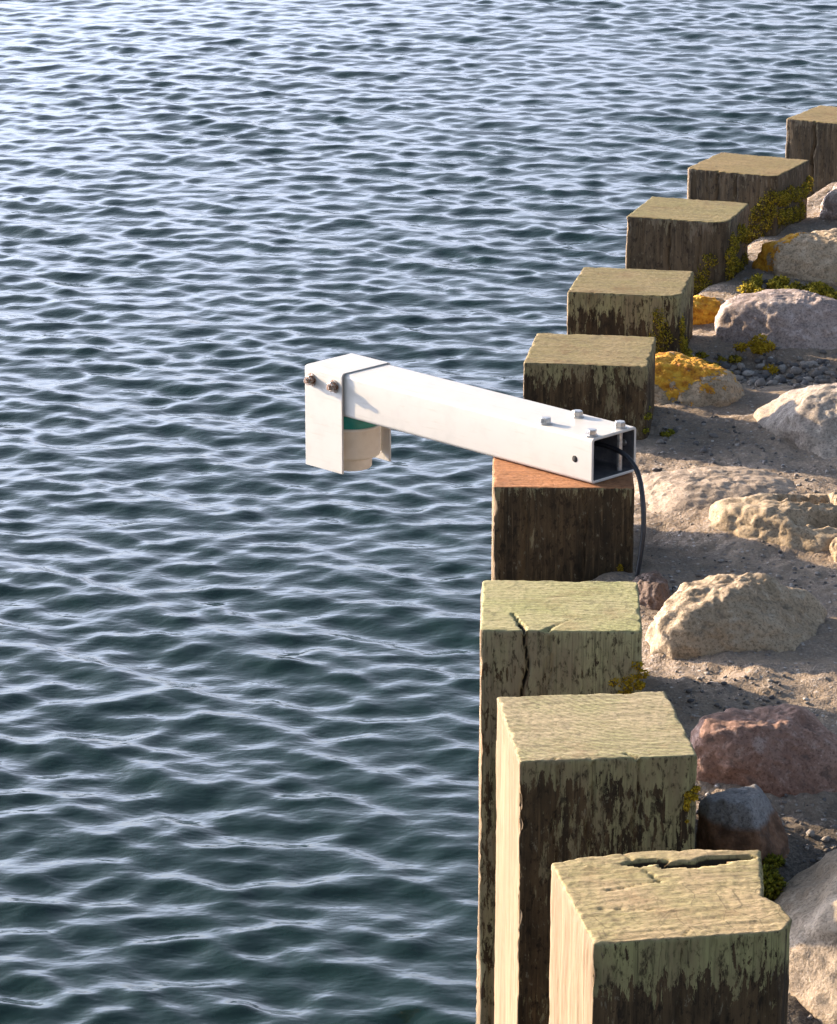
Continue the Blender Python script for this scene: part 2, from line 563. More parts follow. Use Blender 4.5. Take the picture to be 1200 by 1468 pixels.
def build_post(mat, w, d, seed, radii=(0.004, 0.004, 0.004, 0.004), depth=1.3, round_r=0.005, cracks=(), pits=(), warp=None,
               tilt=(0, 0), rough=1.0):
    """top at z = 0, centred; radii: plan rounding of the corners FL, FR, BR, BL; local -Y faces the viewer's side"""
    n = 76
    g = np.linspace(-1, 1, n)
    g = np.sign(g) * (1 - (1 - np.abs(g)) ** 1.25)
    S, T = np.meshgrid(g, g)
    S, T = S.ravel(), T.ravel()
    hx, hy = w / 2, d / 2

    def plan(s, t):
        x, y = s * hx, t * hy
        for (sx, sy), r in zip(((-1, -1), (1, -1), (1, 1), (-1, 1)), radii):
            qx, qy = sx * x - (hx - r), sy * y - (hy - r)
            m = (qx > 0) & (qy > 0)
            L = np.hypot(qx, qy)
            M = np.maximum(qx, qy)
            f = np.where(m & (L > 0), M / np.maximum(L, 1e-9), 1)
            x = np.where(m, sx * (hx - r + qx * f), x)
            y = np.where(m, sy * (hy - r + qy * f), y)
        return x, y

    x, y = plan(S, T)
    e = np.minimum((1 - np.abs(S)) * hx, (1 - np.abs(T)) * hy)
    wear = round_r * (0.8 + 2.6 * np.maximum(-0.15, fbm(np.stack([x * 30 + seed, y * 30, 0 * x], 1), 4, 0.65)))
    wear = np.maximum(wear, 0.0015)
    q = np.clip(1 - e / wear, 0, 1)
    z = -wear * (1 - np.sqrt(np.maximum(0, 1 - q * q)))
    z = z + rough * 0.0007 * fbm(np.stack([x * 10 + seed, y * 70, 0 * x + seed], 1), 4) + tilt[0] * x + tilt[1] * y
    z = z + rough * 0.0005 * fbm(np.stack([x * 120 + seed, y * 120, 0 * x], 1), 3, 0.6)
    for (ax, ay, bx, by, wd, dp) in cracks:
        ab = np.array([bx - ax, by - ay])
        jit = 0.0035 * fbm(np.stack([x * 30, y * 30, 0 * x + seed], 1), 3)
        t = np.clip(((x - ax) * ab[0] + (y - ay) * ab[1]) / (ab @ ab), 0, 1)
        dist = np.hypot(x - ax - t * ab[0], y - ay - t * ab[1]) + jit
        z = z - dp * (1 - 0.7 * t) * np.clip(1 - np.abs(dist) / wd, 0, 1)
    for (cx, cy, rx, ry, dp) in pits:
        nn = 0.55 * fbm(np.stack([x * 45 + cx * 90, y * 45, 0 * x], 1), 3)
        dd = np.hypot((x - cx) / rx, (y - cy) / ry) + nn
        z = z - dp * sstep(1.15, 0.7, dd)
    top = np.stack([x, y, z], 1)
    # side walls share the perimeter of the top grid
    idx = np.arange(n * n).reshape(n, n)
    per = np.concatenate([idx[0, :-1], idx[:-1, -1], idx[-1, :0:-1], idx[:0:-1, 0]])
    lv = np.concatenate([np.linspace(0.003, 0.30, 60), np.linspace(0.31, 0.62, 32), np.linspace(0.7, depth, 8)])
    V = [top]; m = len(per)
    px, py = x[per], y[per]; pz = z[per]
    nx_, ny_ = np.where(np.abs(S[per]) > 0.999, np.sign(S[per]), 0.0), np.where(np.abs(T[per]) > 0.999, np.sign(T[per]), 0.0)
    ln = np.maximum(np.hypot(nx_, ny_), 1e-6); nx_, ny_ = nx_ / ln, ny_ / ln
    for dz in lv:
        zz = pz - dz
        amt = min(1, dz / 0.012)
        dis = rough * (0.0030 * fbm(np.stack([px * 10 + seed, py * 10, zz * 3], 1), 2)
               + 0.0016 * fbm(np.stack([px * 70 + seed, py * 70, zz * 6], 1), 3)
               + 0.0008 * fbm(np.stack([px * 200 + seed, py * 200, zz * 40], 1), 2)) * amt
        dc = np.hypot(w / 2 - np.abs(px), d / 2 - np.abs(py))
        dis = dis - 0.011 * sstep(0.011, 0.0, dc) * np.maximum(0, fbm(np.stack([px * 6 + seed, py * 6, zz * 26], 1), 4, 0.6)) * amt
        # barnacle-like lumps close to the water
        dis = dis + 0.010 * np.maximum(0, fbm(np.stack([px * 40, py * 40, zz * 30 + seed], 1), 3)) * sstep(-0.36, -0.55, zz)
        for c in cracks:
            ax, ay, wd = c[0], c[1], c[4]
            if ay < -hy + 0.004:
                wob = 0.0025 * np.sin(zz * 40 + seed) + 0.002 * np.sin(zz * 97)
                dis = dis - c[5] * 0.8 * np.clip(1 - np.abs(px - ax - wob) / (wd * 1.1), 0, 1) * (py < 0) * sstep(-0.45, -0.1, zz)
        V.append(np.stack([px + nx_ * dis, py + ny_ * dis, zz], 1))
    F = [grid_faces(n, n)]
    prev = per
    off = n * n
    for k in range(len(lv)):
        cur = off + np.arange(m)
        F.append(np.stack([np.roll(prev, -1), prev, cur, np.roll(cur, -1)], 1))
        prev = cur; off += m
    V = np.concatenate(V)
    if warp is not None:
        V = warp(V)
    return V, np.concatenate(F)


GREY_A, GREY_B = (0.42, 0.37, 0.22), (0.36, 0.35, 0.16)


def warp_a(V):
    """widens the back and breaks a piece out of the far right corner"""
    x, y = V[:, 0], V[:, 1]
    t = (y + 0.1) / 0.2
    prof = np.interp(t, [-0.1, 0.0, 0.12, 0.30, 0.42, 0.52, 1.0, 1.2],
                     [-0.012, -0.010, 0.006, 0.004, -0.008, -0.002, 0.022, 0.024])
    s = np.clip(x / 0.1, 0, 1)
    V = V.copy()
    V[:, 0] = x + prof * s ** 3
    bow = 0.012 * (1 - (x / 0.1) ** 2) * np.clip((y / 0.1), 0, 1) ** 2
    V[:, 1] = y + bow
    return V


POSTS = [
    # x, y, angle, w, d, seed, radii(FL,FR,BR,BL), options, material options, label
    dict(loc=(0.2502, 3.0741), a=9.64, w=0.2, d=0.204, seed=1, radii=(.003, .006, .008, .006), rr=0.0035, rough=1.5,
         cracks=((-0.01, -0.099, 0.005, -0.075, .0022, .006), (-0.06, 0.02, 0.03, 0.045, .0016, .004), (-0.08, -0.02, -0.01, -0.035, .0014, .003),
                 (0.0, 0.03, -0.02, 0.10, .0016, .005)),
         pits=((-0.004, 0.078, 0.020, 0.0055, 0.06), (0.040, 0.068, 0.030, 0.006, 0.07), (0.070, 0.078, 0.018, 0.006, 0.05)),
         warp=warp_a, top_a=(0.361, 0.270, 0.147), top_b=(0.311, 0.262, 0.120), green=0.06, band=0.050, bandw=0.75, stain=0.35, holes=True, film=(0.27, 0.255, 0.110), pith=(0.05, -0.25), crackle=0.6, ringc=0.35,
         label='nearest timber post with rotten holes and a broken far corner in its top'),
    dict(loc=(0.2004, 3.5539), a=5.72, w=0.2, d=0.209, seed=2, radii=(.003, .005, .006, .004), rr=0.0032,
         cracks=((0.032, -0.1044, 0.02, -0.09, .0022, .008), (-0.058, -0.1044, -0.06, -0.098, .0018, .006), (-0.020, -0.1044, -0.02, -0.1, .0022, .007)), tilt=(0.0, 0.0),
         top_a=(0.344, 0.280, 0.163), top_b=(0.288, 0.265, 0.125), green=0.46, band=0.022, gx=3.0, pith=(0.16, 0.22), ringc=0.7,
         label='second nearest timber post, pale streaky top and bright sunlit seaward side'),
    dict(loc=(0.1789, 3.9817), a=-1.9, w=0.2, d=0.198, seed=3, radii=(.006, .004, .004, .008), rr=0.0032,
         cracks=((-0.045, -0.0985, -0.060, -0.035, .0026, .018), (-0.022, -0.0985, 0.012, -0.055, .0016, .004), (-0.015, -0.0985, -0.013, -0.09, .0020, .006)),
         top_a=(0.336, 0.298, 0.152), top_b=(0.288, 0.283, 0.116), green=0.66, band=0.03, holes=True, film=(0.29, 0.268, 0.140), gx=1.5, pith=(-0.05, -0.5), ringc=0.5,
         label='timber post with a deep split down its front, just before the instrument arm'),
    dict(loc=(0.2065, 4.5925), a=-1.3, w=0.2, d=0.1856, cracks=((-0.055, -0.0927, -0.055, -0.09, .0018, .005), (0.03, -0.0927, 0.03, -0.09, .0016, .005)), seed=4, radii=(.006, .005, .004, .004), rr=0.003,
         top_a=(0.40, 0.175, 0.075), top_b=(0.33, 0.15, 0.065), green=0.04, band=0.0, stain=0.8,
         label='timber post with a rust-red top carrying the white instrument arm'),
    dict(loc=(0.2819, 5.2914), a=-8.1, w=0.2, d=0.202, cracks=((0.06, -0.1009, 0.06, -0.098, .0018, .006),), seed=5, radii=(.004, .007, .006, .004), rr=0.0032,
         top_a=(0.236, 0.179, 0.083), top_b=(0.198, 0.162, 0.063), green=0.22, band=0.02, stain=0.8,
         label='timber post just beyond the instrument arm, beside the orange-crusted stone'),
    dict(loc=(0.3780, 5.7828), a=-10.97, w=0.2, d=0.204, cracks=((-0.055, -0.1019, -0.055, -0.098, .0016, .005),), seed=6, radii=(.004, .030, .006, .004), rr=0.0035,
         top_a=(0.229, 0.174, 0.080), top_b=(0.193, 0.158, 0.061), green=0.35, band=0.035, stain=0.7,
         label='timber post with a rounded corner and green streaks, fourth from the top right'),
    dict(loc=(0.5282, 6.4020), a=-17.96, w=0.2, d=0.202, cracks=((-0.012, -0.1009, -0.012, -0.097, .0024, .010), (0.05, -0.1009, 0.05, -0.098, .0018, .006)), seed=7, radii=(.004, .034, .012, .004), rr=0.0035,
         top_a=(0.223, 0.174, 0.076), top_b=(0.199, 0.169, 0.065), green=0.10, band=0.012, stain=0.8, film=(0.19, 0.170, 0.105), brown=(0.10, 0.072, 0.042), dark=(0.040, 0.030, 0.018),
         label='weathered timber post with tall moss on its right, third from the top right'),
    dict(loc=(0.6879, 6.8629), a=-26.35, w=0.2, d=0.198, cracks=((-0.03, -0.0989, -0.03, -0.095, .0022, .008), (0.01, -0.0989, 0.01, -0.096, .0018, .007)), seed=8, radii=(.012, .020, .006, .004), rr=0.0035,
         top_a=(0.229, 0.163, 0.069), top_b=(0.199, 0.153, 0.058), green=0.06, band=0.010, stain=0.8, film=(0.18, 0.155, 0.095), brown=(0.10, 0.072, 0.042), dark=(0.040, 0.030, 0.018),
         label='timber post clad in mustard moss, second from the top right'),
    dict(loc=(0.957, 7.428), a=-29.0, w=0.2, d=0.2, cracks=((-0.03, -0.0999, -0.03, -0.096, .0026, .012),), seed=9, radii=(.006, .02, .006, .004), rr=0.0035,
         top_a=(0.229, 0.163, 0.069), top_b=(0.199, 0.153, 0.058), green=0.06, band=0.010, stain=0.8, film=(0.18, 0.155, 0.095), brown=(0.10, 0.072, 0.042), dark=(0.040, 0.030, 0.018),
         label='farthest timber post, cut off by the right edge of the picture'),
]
post_objs = []
for p in POSTS:
    kw = {k: p[k] for k in ('brown', 'dark', 'gx', 'pith', 'ringc', 'crackle', 'film', 'bandw', 'stain', 'holes') if k in p}
    mat = post_material('weathered_timber', p['seed'], p['top_a'], p['top_b'], p['green'], p['band'], **kw)
    V, Fc = build_post(mat, p['w'], p['d'], p['seed'], p['radii'], round_r=p['rr'], cracks=p.get('cracks', ()), pits=p.get('pits', ()),
                       warp=p.get('warp'), tilt=p.get('tilt', (0, 0)), rough=p.get('rough', 1.0))
    root = empty('mooring_post', (p['loc'][0], p['loc'][1], 0), R(p['a']))
    tag(root, p['label'], 'post', 'timber posts along the quay edge')
    mesh_obj('timber', V, Fc, mat, root)
    post_objs.append(root)

# ------------------------------------------------------------------ stones


def stone_material(name, seed, a, b, speck, lichen=None, lichen_amt=0.0, dark=(0.05, 0.045, 0.04), side=None):
    m = Mat(name)
    o = (seed * 2.3, seed * 4.1, seed * 1.3)
    v = m.map((1, 1, 1), o)
    big = m.noise(v, 9, 5, 0.6, 0.5)
    crag = m.noise(v, 26, 5, 0.65, 0.4)
    mid = m.noise(v, 55, 4, 0.62)
    fine = m.noise(v, 260, 3, 0.7)
    c = m.mix(m.rng(big, 0.35, 0.65), a, b)
    c = m.mix(m.rng(crag, 0.48, 0.30, 0, 0.6), c, tuple(x * 0.62 for x in a))
    c = m.mix(m.rng(mid, 0.52, 0.70, 0, 0.75), c, speck)
    c = m.mix(m.rng(mid, 0.44, 0.30, 0, 0.6), c, dark)
    c = m.mix(m.rng(fine, 0.52, 0.34, 0, 0.7), c, tuple(x * 0.4 for x in a))
    c = m.mix(m.rng(fine, 0.60, 0.76, 0, 0.5), c, tuple(min(0.8, x * 1.6) for x in speck))
    nz = m.sep(m.tc.outputs['Normal'])[2]
    if side:
        opz = m.sep(m.tc.outputs['Object'])[2]
        c = m.mix(m.rng(m.math('ADD', opz, m.math('MULTIPLY', m.math('SUBTRACT', big, 0.5), 0.03)), 0.056, 0.046), c, m.mix(m.rng(mid, 0.35, 0.68), tuple(x * 0.6 for x in side), tuple(x * 1.5 for x in side)))
    vein = m.voro(m.map((1, 1, 1.8), o), 13, 'DISTANCE_TO_EDGE')
    c = m.mix(m.math('MULTIPLY', m.rng(vein, 0.02, 0.0), m.rng(big, 0.5, 0.62, 0, 0.3)), c, dark)
    nb = fine
    b1 = m.bump(fine, 0.45, 0.003)
    b1 = m.bump(crag, 0.35, 0.007, b1)
    b1 = m.bump(mid, 0.35, 0.005, b1)
    if lichen:
        px, py, pz = m.sep(m.tc.outputs['Object'])[:3]
        lx, ly, lr = lichen
        dx = m.math('SUBTRACT', px, lx); dy = m.math('SUBTRACT', py, ly)
        dist = m.math('SQRT', m.math('ADD', m.math('MULTIPLY', dx, dx), m.math('MULTIPLY', dy, dy)))
        ln = m.noise(v, 42, 5, 0.7)
        lm = m.math('ADD', m.rng(dist, lr, lr * 0.25), m.math('MULTIPLY', m.math('SUBTRACT', ln, 0.5), 2.6))
        lm = m.rng(lm, 0.5 - lichen_amt, 0.62 - lichen_amt)
        lc = m.ramp(m.noise(v, 75, 3, 0.6), [(0.3, (0.26, 0.09, 0.01)), (0.48, (0.52, 0.24, 0.018)), (0.68, (0.66, 0.38, 0.04))])
        c = m.mix(lm, c, lc)
        b1 = m.bump(m.math('MULTIPLY', lm, m.noise(v, 120, 3, 0.7)), 0.8, 0.006, b1)
    return m.finish(c, 0.85, b1, spec=0.3)


def build_stone(r, seed, power=2.4, lump=0.16, facets=6, fine=0.007, hollows=(), planes=()):
    """boulder as a displaced sphere in its own axes, base sunk below the ground"""
    nu, nv = 150, 84
    u = np.linspace(0, 2 * math.pi, nu, endpoint=False)
    v = np.linspace(0.02, math.pi * 0.72, nv)
    U, W = np.meshgrid(u, v)
    D = np.stack([(np.sin(W) * np.cos(U)).ravel(), (np.sin(W) * np.sin(U)).ravel(), np.cos(W).ravel()], 1)
    rr = (np.abs(D) ** power).sum(1) ** (-1 / power)
    g = np.random.default_rng(seed * 31 + 5)
    for k in range(facets):                      # worn flats
        n = g.normal(size=3); n[2] = abs(n[2]) * 0.8; n /= np.linalg.norm(n)
        h = g.uniform(0.78, 0.95)
        dn = D @ n
        lim = np.where(dn > 0.05, h / np.maximum(dn, 0.05), 9)
        kk = 0.05
        rr = -kk * np.log(np.exp(-rr / kk) + np.exp(-np.minimum(lim, 4) / kk))
    for (n, h) in planes:                        # broken faces
        n = np.array(n) / np.linalg.norm(n)
        dn = D @ n
        lim = np.where(dn > 0.05, h / np.maximum(dn, 0.05), 9)
        rr = -0.03 * np.log(np.exp(-rr / 0.03) + np.exp(-np.minimum(lim, 4) / 0.03))
    P = D * rr[:, None]
    rr = rr + lump * fbm(P * 1.3 + seed * 3.1, 3)
    P = D * rr[:, None] * np.array(r)
    dis = fine * fbm(P * 20 + seed, 4, 0.6) + fine * 0.5 * fbm(P * 48 + seed, 3, 0.6) + fine * 0.25 * fbm(P * 90 + seed, 3, 0.6)
    P = P + D * dis[:, None]
    for (hx, hy, rx, ry, dp) in hollows:
        dd = np.hypot((P[:, 0] - hx) / rx, (P[:, 1] - hy) / ry) + 0.35 * fbm(P * 40, 2)
        P[:, 2] -= dp * sstep(1.05, 0.75, dd) * (P[:, 2] > 0)
    a = np.arange(nu * nv).reshape(nv, nu)
    b = np.roll(a, -1, 1)
    F = np.stack([a[:-1].ravel(), a[1:].ravel(), b[1:].ravel(), b[:-1].ravel()], 1)
    # close the cap with one central vertex
    cap = P[:nu].mean(0)
    V = np.concatenate([P, cap[None]])
    c = len(V) - 1
    tri = [(int(a[0, k]), int(b[0, k]), c) for k in range(nu)]
    return V, [tuple(f) for f in F.tolist()] + tri


BEIGE = dict(a=(0.29, 0.215, 0.135), b=(0.36, 0.275, 0.18), speck=(0.44, 0.36, 0.26))
GREYS = dict(a=(0.26, 0.215, 0.175), b=(0.33, 0.275, 0.22), speck=(0.45, 0.39, 0.32))
PINK = dict(a=(0.28, 0.215, 0.185), b=(0.36, 0.295, 0.255), speck=(0.48, 0.40, 0.36))
RED = dict(a=(0.22, 0.125, 0.090), b=(0.28, 0.175, 0.130), speck=(0.38, 0.28, 0.23))
STONES = [
    (('boulder', (0.798, 6.363, -0.10), (0.143, 0.100, 0.066), 8, -8), dict(BEIGE, lichen=(-0.10, 0.02, 0.10), lichen_amt=0.05), {},
     'pale low stone with orange lichen at its tip, behind the mossy strip'),
    (('boulder', (0.915, 6.909, -0.10), (0.070, 0.063, 0.050), 9, 0), dict(PINK), {},
     'small pale stone at the right edge beside the second farthest post'),
    (('boulder', (0.707, 5.845, -0.12), (0.168, 0.100, 0.078), 3, 0), dict(PINK), dict(power=4.0, lump=0.08, planes=(((0.0, -0.9, 0.42), 0.80),)),
     'large pinkish-grey rounded boulder right of the row, above the loose gravel'),
    (('boulder', (0.520, 5.975, -0.12), (0.070, 0.050, 0.046), 4, 20), dict(BEIGE, lichen=(-0.01, -0.02, 0.07), lichen_amt=0.03), {},
     'small sunlit stone wedged between a post and the pinkish boulder'),
    (('boulder', (0.450, 5.474, -0.12), (0.100, 0.115, 0.062), 5, 0), dict(BEIGE, lichen=(0.0, 0.0, 0.13), lichen_amt=0.05), {},
     'stone crusted with bright orange lichen beside the post beyond the arm'),
    (('boulder', (0.705, 5.215, -0.12), (0.145, 0.180, 0.078), 6, 12), dict(GREYS), dict(lump=0.10, power=3.4, planes=(((-0.25, -0.75, 0.6), 0.72),)),
     'large pale grey stone at the right edge, half in shadow'),
    (('boulder', (0.570, 4.675, -0.12), (0.140, 0.115, 0.050), 7, 5), dict(BEIGE), dict(hollows=((0.005, 0.020, 0.045, 0.026, 0.045), (0.03, -0.055, 0.075, 0.026, 0.045)), power=3.2, lump=0.1),
     'flat sandy stone with a dark hollow worn in its top'),
    (('boulder', (0.426, 4.212, -0.12), (0.130, 0.108, 0.076), 14, 8), dict(BEIGE), dict(lump=0.12, fine=0.008, power=2.6, planes=(((0.70, -0.40, 0.60), 0.72), ((0.1, -0.8, 0.55), 0.86))),
     'rough sunlit boulder beside the split post, partly shaded on top'),
    (('boulder', (0.428, 3.750, -0.12), (0.106, 0.066, 0.064), 11, -6), dict(RED), dict(lump=0.10, power=3.2, planes=(((0.35, -0.75, 0.55), 0.70), ((0.7, 0.1, 0.7), 0.80))),
     'reddish-brown boulder right of the second nearest post'),
    (('boulder', (0.379, 3.572, -0.168), (0.047, 0.044, 0.074), 12, 25), dict(a=(0.17, 0.16, 0.155), b=(0.21, 0.20, 0.19), speck=(0.28, 0.27, 0.26), side=(0.14, 0.075, 0.042)), dict(power=6.0, facets=2, planes=(((0.6, -0.2, 0.75), 0.98), ((-0.75, -0.5, 0.35), 0.86), ((0.3, -0.9, 0.35), 0.92)), lump=0.04, fine=0.004),
     'small angular stone with grey top and rusty-brown front behind the nearest post'),
    (('boulder', (0.530, 3.300, -0.175), (0.150, 0.205, 0.106), 13, 10), dict(a=(0.25, 0.19, 0.13), b=(0.30, 0.235, 0.165), speck=(0.38, 0.31, 0.23)), dict(lump=0.08, power=3.6),
     'big pale boulder at the right edge beside the nearest post'),
    (('boulder', (0.322, 4.386, -0.13), (0.036, 0.060, 0.036), 15, 0), dict(a=(0.12, 0.08, 0.06), b=(0.18, 0.12, 0.09), speck=(0.25, 0.19, 0.16)), {},
     'small dark brown stone tucked behind the sunlit boulder and the split post'),
    (('boulder', (0.440, 4.870, -0.130), (0.150, 0.125, 0.036), 17, 14), dict(a=(0.29, 0.225, 0.165), b=(0.35, 0.27, 0.20), speck=(0.42, 0.35, 0.28)), dict(lump=0.06, fine=0.0045, power=2.4),
     'low flat sandy slab on the ground just right of the arm\'s open end'),
    (('boulder', (0.617, 4.555, -0.125), (0.034, 0.032, 0.034), 16, 0), dict(BEIGE), {},
     'small sunlit stone at the right edge below the hollowed flat stone'),
]
stone_objs = []
for (nm, loc, r, seed, ang), mk, bk, label in STONES:
    mat = stone_material('granite', seed, **mk)
    V, Fc = build_stone(r, seed, **bk)
    o = mesh_obj(nm, V, Fc, mat)
    o.location = loc
    o.rotation_euler = (0, 0, R(ang))
    tag(o, label, 'stone', 'field stones set behind the posts')
    stone_objs.append(o)

# ------------------------------------------------------------------ loose gravel


def build_gravel():
    g = np.random.default_rng(21)
    t = (1 + 5 ** 0.5) / 2
    ico = np.array([(-1, t, 0), (1, t, 0), (-1, -t, 0), (1, -t, 0), (0, -1, t), (0, 1, t), (0, -1, -t), (0, 1, -t), (t, 0, -1), (t, 0, 1), (-t, 0, -1), (-t, 0, 1)]) / math.hypot(1, t)
    ifc = np.array([(0, 11, 5), (0, 5, 1), (0, 1, 7), (0, 7, 10), (0, 10, 11), (1, 5, 9), (5, 11, 4), (11, 10, 2), (10, 7, 6), (7, 1, 8), (3, 9, 4), (3, 4, 2), (3, 2, 6), (3, 6, 8), (3, 8, 9), (4, 9, 5), (2, 4, 11), (6, 2, 10), (8, 6, 7), (9, 8, 1)])
    # (cx, cy, sx, sy, count, min size, max size)
    beds = [(0.57, 5.66, 0.10, 0.05, 260, .004, .012), (0.72, 5.62, 0.10, 0.04, 160, .004, .012), (0.47, 5.22, 0.10, 0.08, 90, .003, .008),
            (0.44, 3.62, 0.06, 0.05, 110, .002, .006), (0.34, 3.66, 0.03, 0.05, 40, .002, .006), (0.46, 4.9, 0.16, 0.14, 420, .0012, .0045),
            (0.5, 4.45, 0.12, 0.08, 260, .0012, .005), (0.40, 3.97, 0.08, 0.07, 200, .0012, .005), (0.45, 3.2, 0.05, 0.1, 80, .003, .01), (0.62, 6.2, 0.08, 0.06, 80, .003, .009)]
    V, F = [], []
    off = 0
    for cx, cy, sx, sy, n, a, b in beds:
        for k in range(n):
            x, y = g.normal(cx, sx), g.normal(cy, sy)
            if x < edge_x(y) + 0.10: continue
            s = a + (b - a) * g.random() ** 2.5
            z = float(ground_z(np.array([x]), np.array([y]))[0])
            sc3 = s * np.array([g.uniform(.8, 1.3), g.uniform(.7, 1.1), g.uniform(.45, .8)])
            w = ico * (1 + g.normal(0, 0.17, (12, 1))) * sc3
            an = g.uniform(0, 6.28); c_, s_ = math.cos(an), math.sin(an)
            w = np.stack([w[:, 0] * c_ - w[:, 1] * s_, w[:, 0] * s_ + w[:, 1] * c_, w[:, 2]], 1)
            V.append(w + (x, y, z + sc3[2] * 0.35)); F.append(ifc + off); off += 12
    m = Mat('mixed_gravel')
    geo = m.n.new('ShaderNodeNewGeometry')
    c = m.ramp(geo.outputs['Random Per Island'], [(0.0, (0.04, 0.04, 0.045)), (0.4, (0.13, 0.115, 0.105)), (0.75, (0.22, 0.19, 0.16)), (0.95, (0.30, 0.27, 0.24)), (1.0, (0.60, 0.58, 0.55))])
    fine = m.noise(m.map(), 300, 3)
    c = m.mix(m.rng(fine, 0.55, 0.35, 0, 0.5), c, (0.08, 0.075, 0.07))
    o = mesh_obj('gravel', np.concatenate(V), np.concatenate(F), m.finish(c, 0.9, m.bump(fine, 0.4, 0.002)), smooth=False)
    tag(o, 'loose gravel and pebbles lying between the boulders', 'gravel', kind='stuff')


build_gravel()

# ------------------------------------------------------------------ moss and lichen cushions


def moss_mat(name, c0, c1, c2):
    m = Mat(name)
    geo = m.n.new('ShaderNodeNewGeometry')
    n = m.noise(m.map(), 45, 3, 0.6)
    f = m.math('ADD', m.math('MULTIPLY', geo.outputs['Random Per Island'], 0.5), m.math('MULTIPLY', n, 0.5))
    c = m.ramp(f, [(0.25, c0), (0.5, c1), (0.75, c2)])
    return m.finish(c, 0.9, spec=0.1)


MOSS = moss_mat('olive_moss', (0.075, 0.065, 0.010), (0.22, 0.175, 0.018), (0.42, 0.31, 0.03))
GREEN = moss_mat('green_moss', (0.055, 0.060, 0.008), (0.15, 0.145, 0.012), (0.30, 0.265, 0.03))
MUST = moss_mat('mustard_lichen', (0.16, 0.10, 0.008), (0.34, 0.22, 0.015), (0.48, 0.34, 0.03))


def moss_mesh(blobs, density, leaf, seed):
    """tiny leaflets over the outside of flattened cushions: blobs of (x, y, z, rx, ry, rz)"""
    g = np.random.default_rng(seed)
    V, F = [], []
    off = 0
    for (x, y, z, rx, ry, rz) in blobs:
        n = int(density * (rx * ry + ry * rz + rx * rz) * 30 / 1e-4) + 60
        d = g.normal(size=(n, 3)); d /= np.linalg.norm(d, axis=1)[:, None]
        k = g.uniform(0.55, 1.05, n) * (1 + 0.5 * perlin(d * 1.8 + seed + x * 50))
        c = d * k[:, None] * np.array([rx, ry, rz]) + np.array([x, y, z])
        t1 = g.normal(size=(n, 3)); t1 /= np.linalg.norm(t1, axis=1)[:, None]
        out = d + 0.7 * g.normal(size=(n, 3)); out /= np.linalg.norm(out, axis=1)[:, None]
        s = leaf * g.uniform(0.6, 1.3, n)[:, None]
        side = np.cross(out, t1); side /= np.maximum(np.linalg.norm(side, axis=1)[:, None], 1e-6)
        a = c - side * s * 0.5; b = c + side * s * 0.5; t = c + out * s * 1.1; bk = c + np.cross(side, out) * s * 0.45
        V.append(np.stack([a, b, t, bk], 1).reshape(-1, 3))
        i = off + 4 * np.arange(n)
        F.append(np.concatenate([np.stack([i, i + 1, i + 2], 1), np.stack([i + 1, i + 3, i + 2], 1), np.stack([i + 3, i, i + 2], 1)]))
        off += 4 * n
    return np.concatenate(V), np.concatenate(F)


def moss_part(parent, blobs, mat, seed, name='moss', density=1.0, leaf=0.0042):
    leaf *= 0.72; density *= 1.7
    q = 1.25 if name == 'moss' else 0.72
    blobs = [(x, y, z, a * q, b * q, c * q) for x, y, z, a, b, c in blobs]
    V, F = moss_mesh(blobs, density, leaf, seed)
    o = mesh_obj(name, V, F, mat, parent, smooth=False)
    o['kind'] = 'stuff'
    return o


def scatter(seed, n, x, y, z, r):
    """n small cushions inside the box x, y, z (local), radius range r"""
    g = np.random.default_rng(seed)
    out = []
    for k in range(n):
        s = g.uniform(*r)
        out.append((g.uniform(*x), g.uniform(*y), g.uniform(*z), s * g.uniform(.8, 1.3), s * g.uniform(.8, 1.3), s * g.uniform(.7, 1.2)))
    return out


# second farthest post: a tall cushion over its landward corner and right face
bl = [(x, -0.100, z, .012, .005, .013) for x, z in ((.03, -.13), (.045, -.10), (.06, -.08), (.075, -.06), (.088, -.045), (.06, -.12), (.08, -.10), (.09, -.075), (.04, -.145), (.02, -.15))]
bl += [(0.102, y, z, .005, .017, .014) for y, z in ((-.08, -.05), (-.05, -.055), (-.02, -.05), (.02, -.06), (.06, -.06), (-.07, -.09), (-.03, -.095), (.01, -.10), (.05, -.10), (.09, -.05))]
moss_part(post_objs[7], bl, MOSS, 3)
# third farthest
bl = [(x, -0.100, z, .012, .005, .012) for x, z in ((.055, -.10), (.068, -.075), (.045, -.12), (.035, -.135), (.06, -.125), (.02, -.15))]
bl += [(0.100, y, z, .006, .015, .014) for y, z in ((-.06, -.045), (-.03, -.06), (-.05, -.085), (-.07, -.10), (-.02, -.10), (.02, -.12), (.06, -.11), (-.075, -.07), (0.0, -.04), (.04, -.05), (.07, -.06))]
moss_part(post_objs[6], bl, MOSS, 4)
# fourth farthest
bl = [(x, -0.100, z, .011, .005, .012) for x, z in ((.062, -.035), (.066, -.055), (.058, -.075), (.052, -.095), (.064, -.095), (.075, -.075))]
bl += [(0.098, y, z, .005, .014, .014) for y, z in ((-.07, -.06), (-.07, -.085), (-.05, -.10), (-.01, -.11))]
moss_part(post_objs[5], bl, MOSS, 5)
# split post: mustard patch low on the right
bl = [(x, -0.099, z, .011, .0035, .008) for x, z in ((.094, -.045), (.090, -.060), (.080, -.063), (.068, -.066), (.094, -.07), (.10, -.055))] + scatter(8, 6, (.07, .10), (-.101, -.098), (-.085, -.065), (.004, .007))
moss_part(post_objs[2], bl, MUST, 6, 'lichen', leaf=0.004)
# second nearest: small mustard dots on the right edge
bl = scatter(9, 7, (.088, .099), (-.106, -.103), (-.085, -.035), (.002, .0055))
moss_part(post_objs[1], bl, MUST, 7, 'lichen', leaf=0.0035)
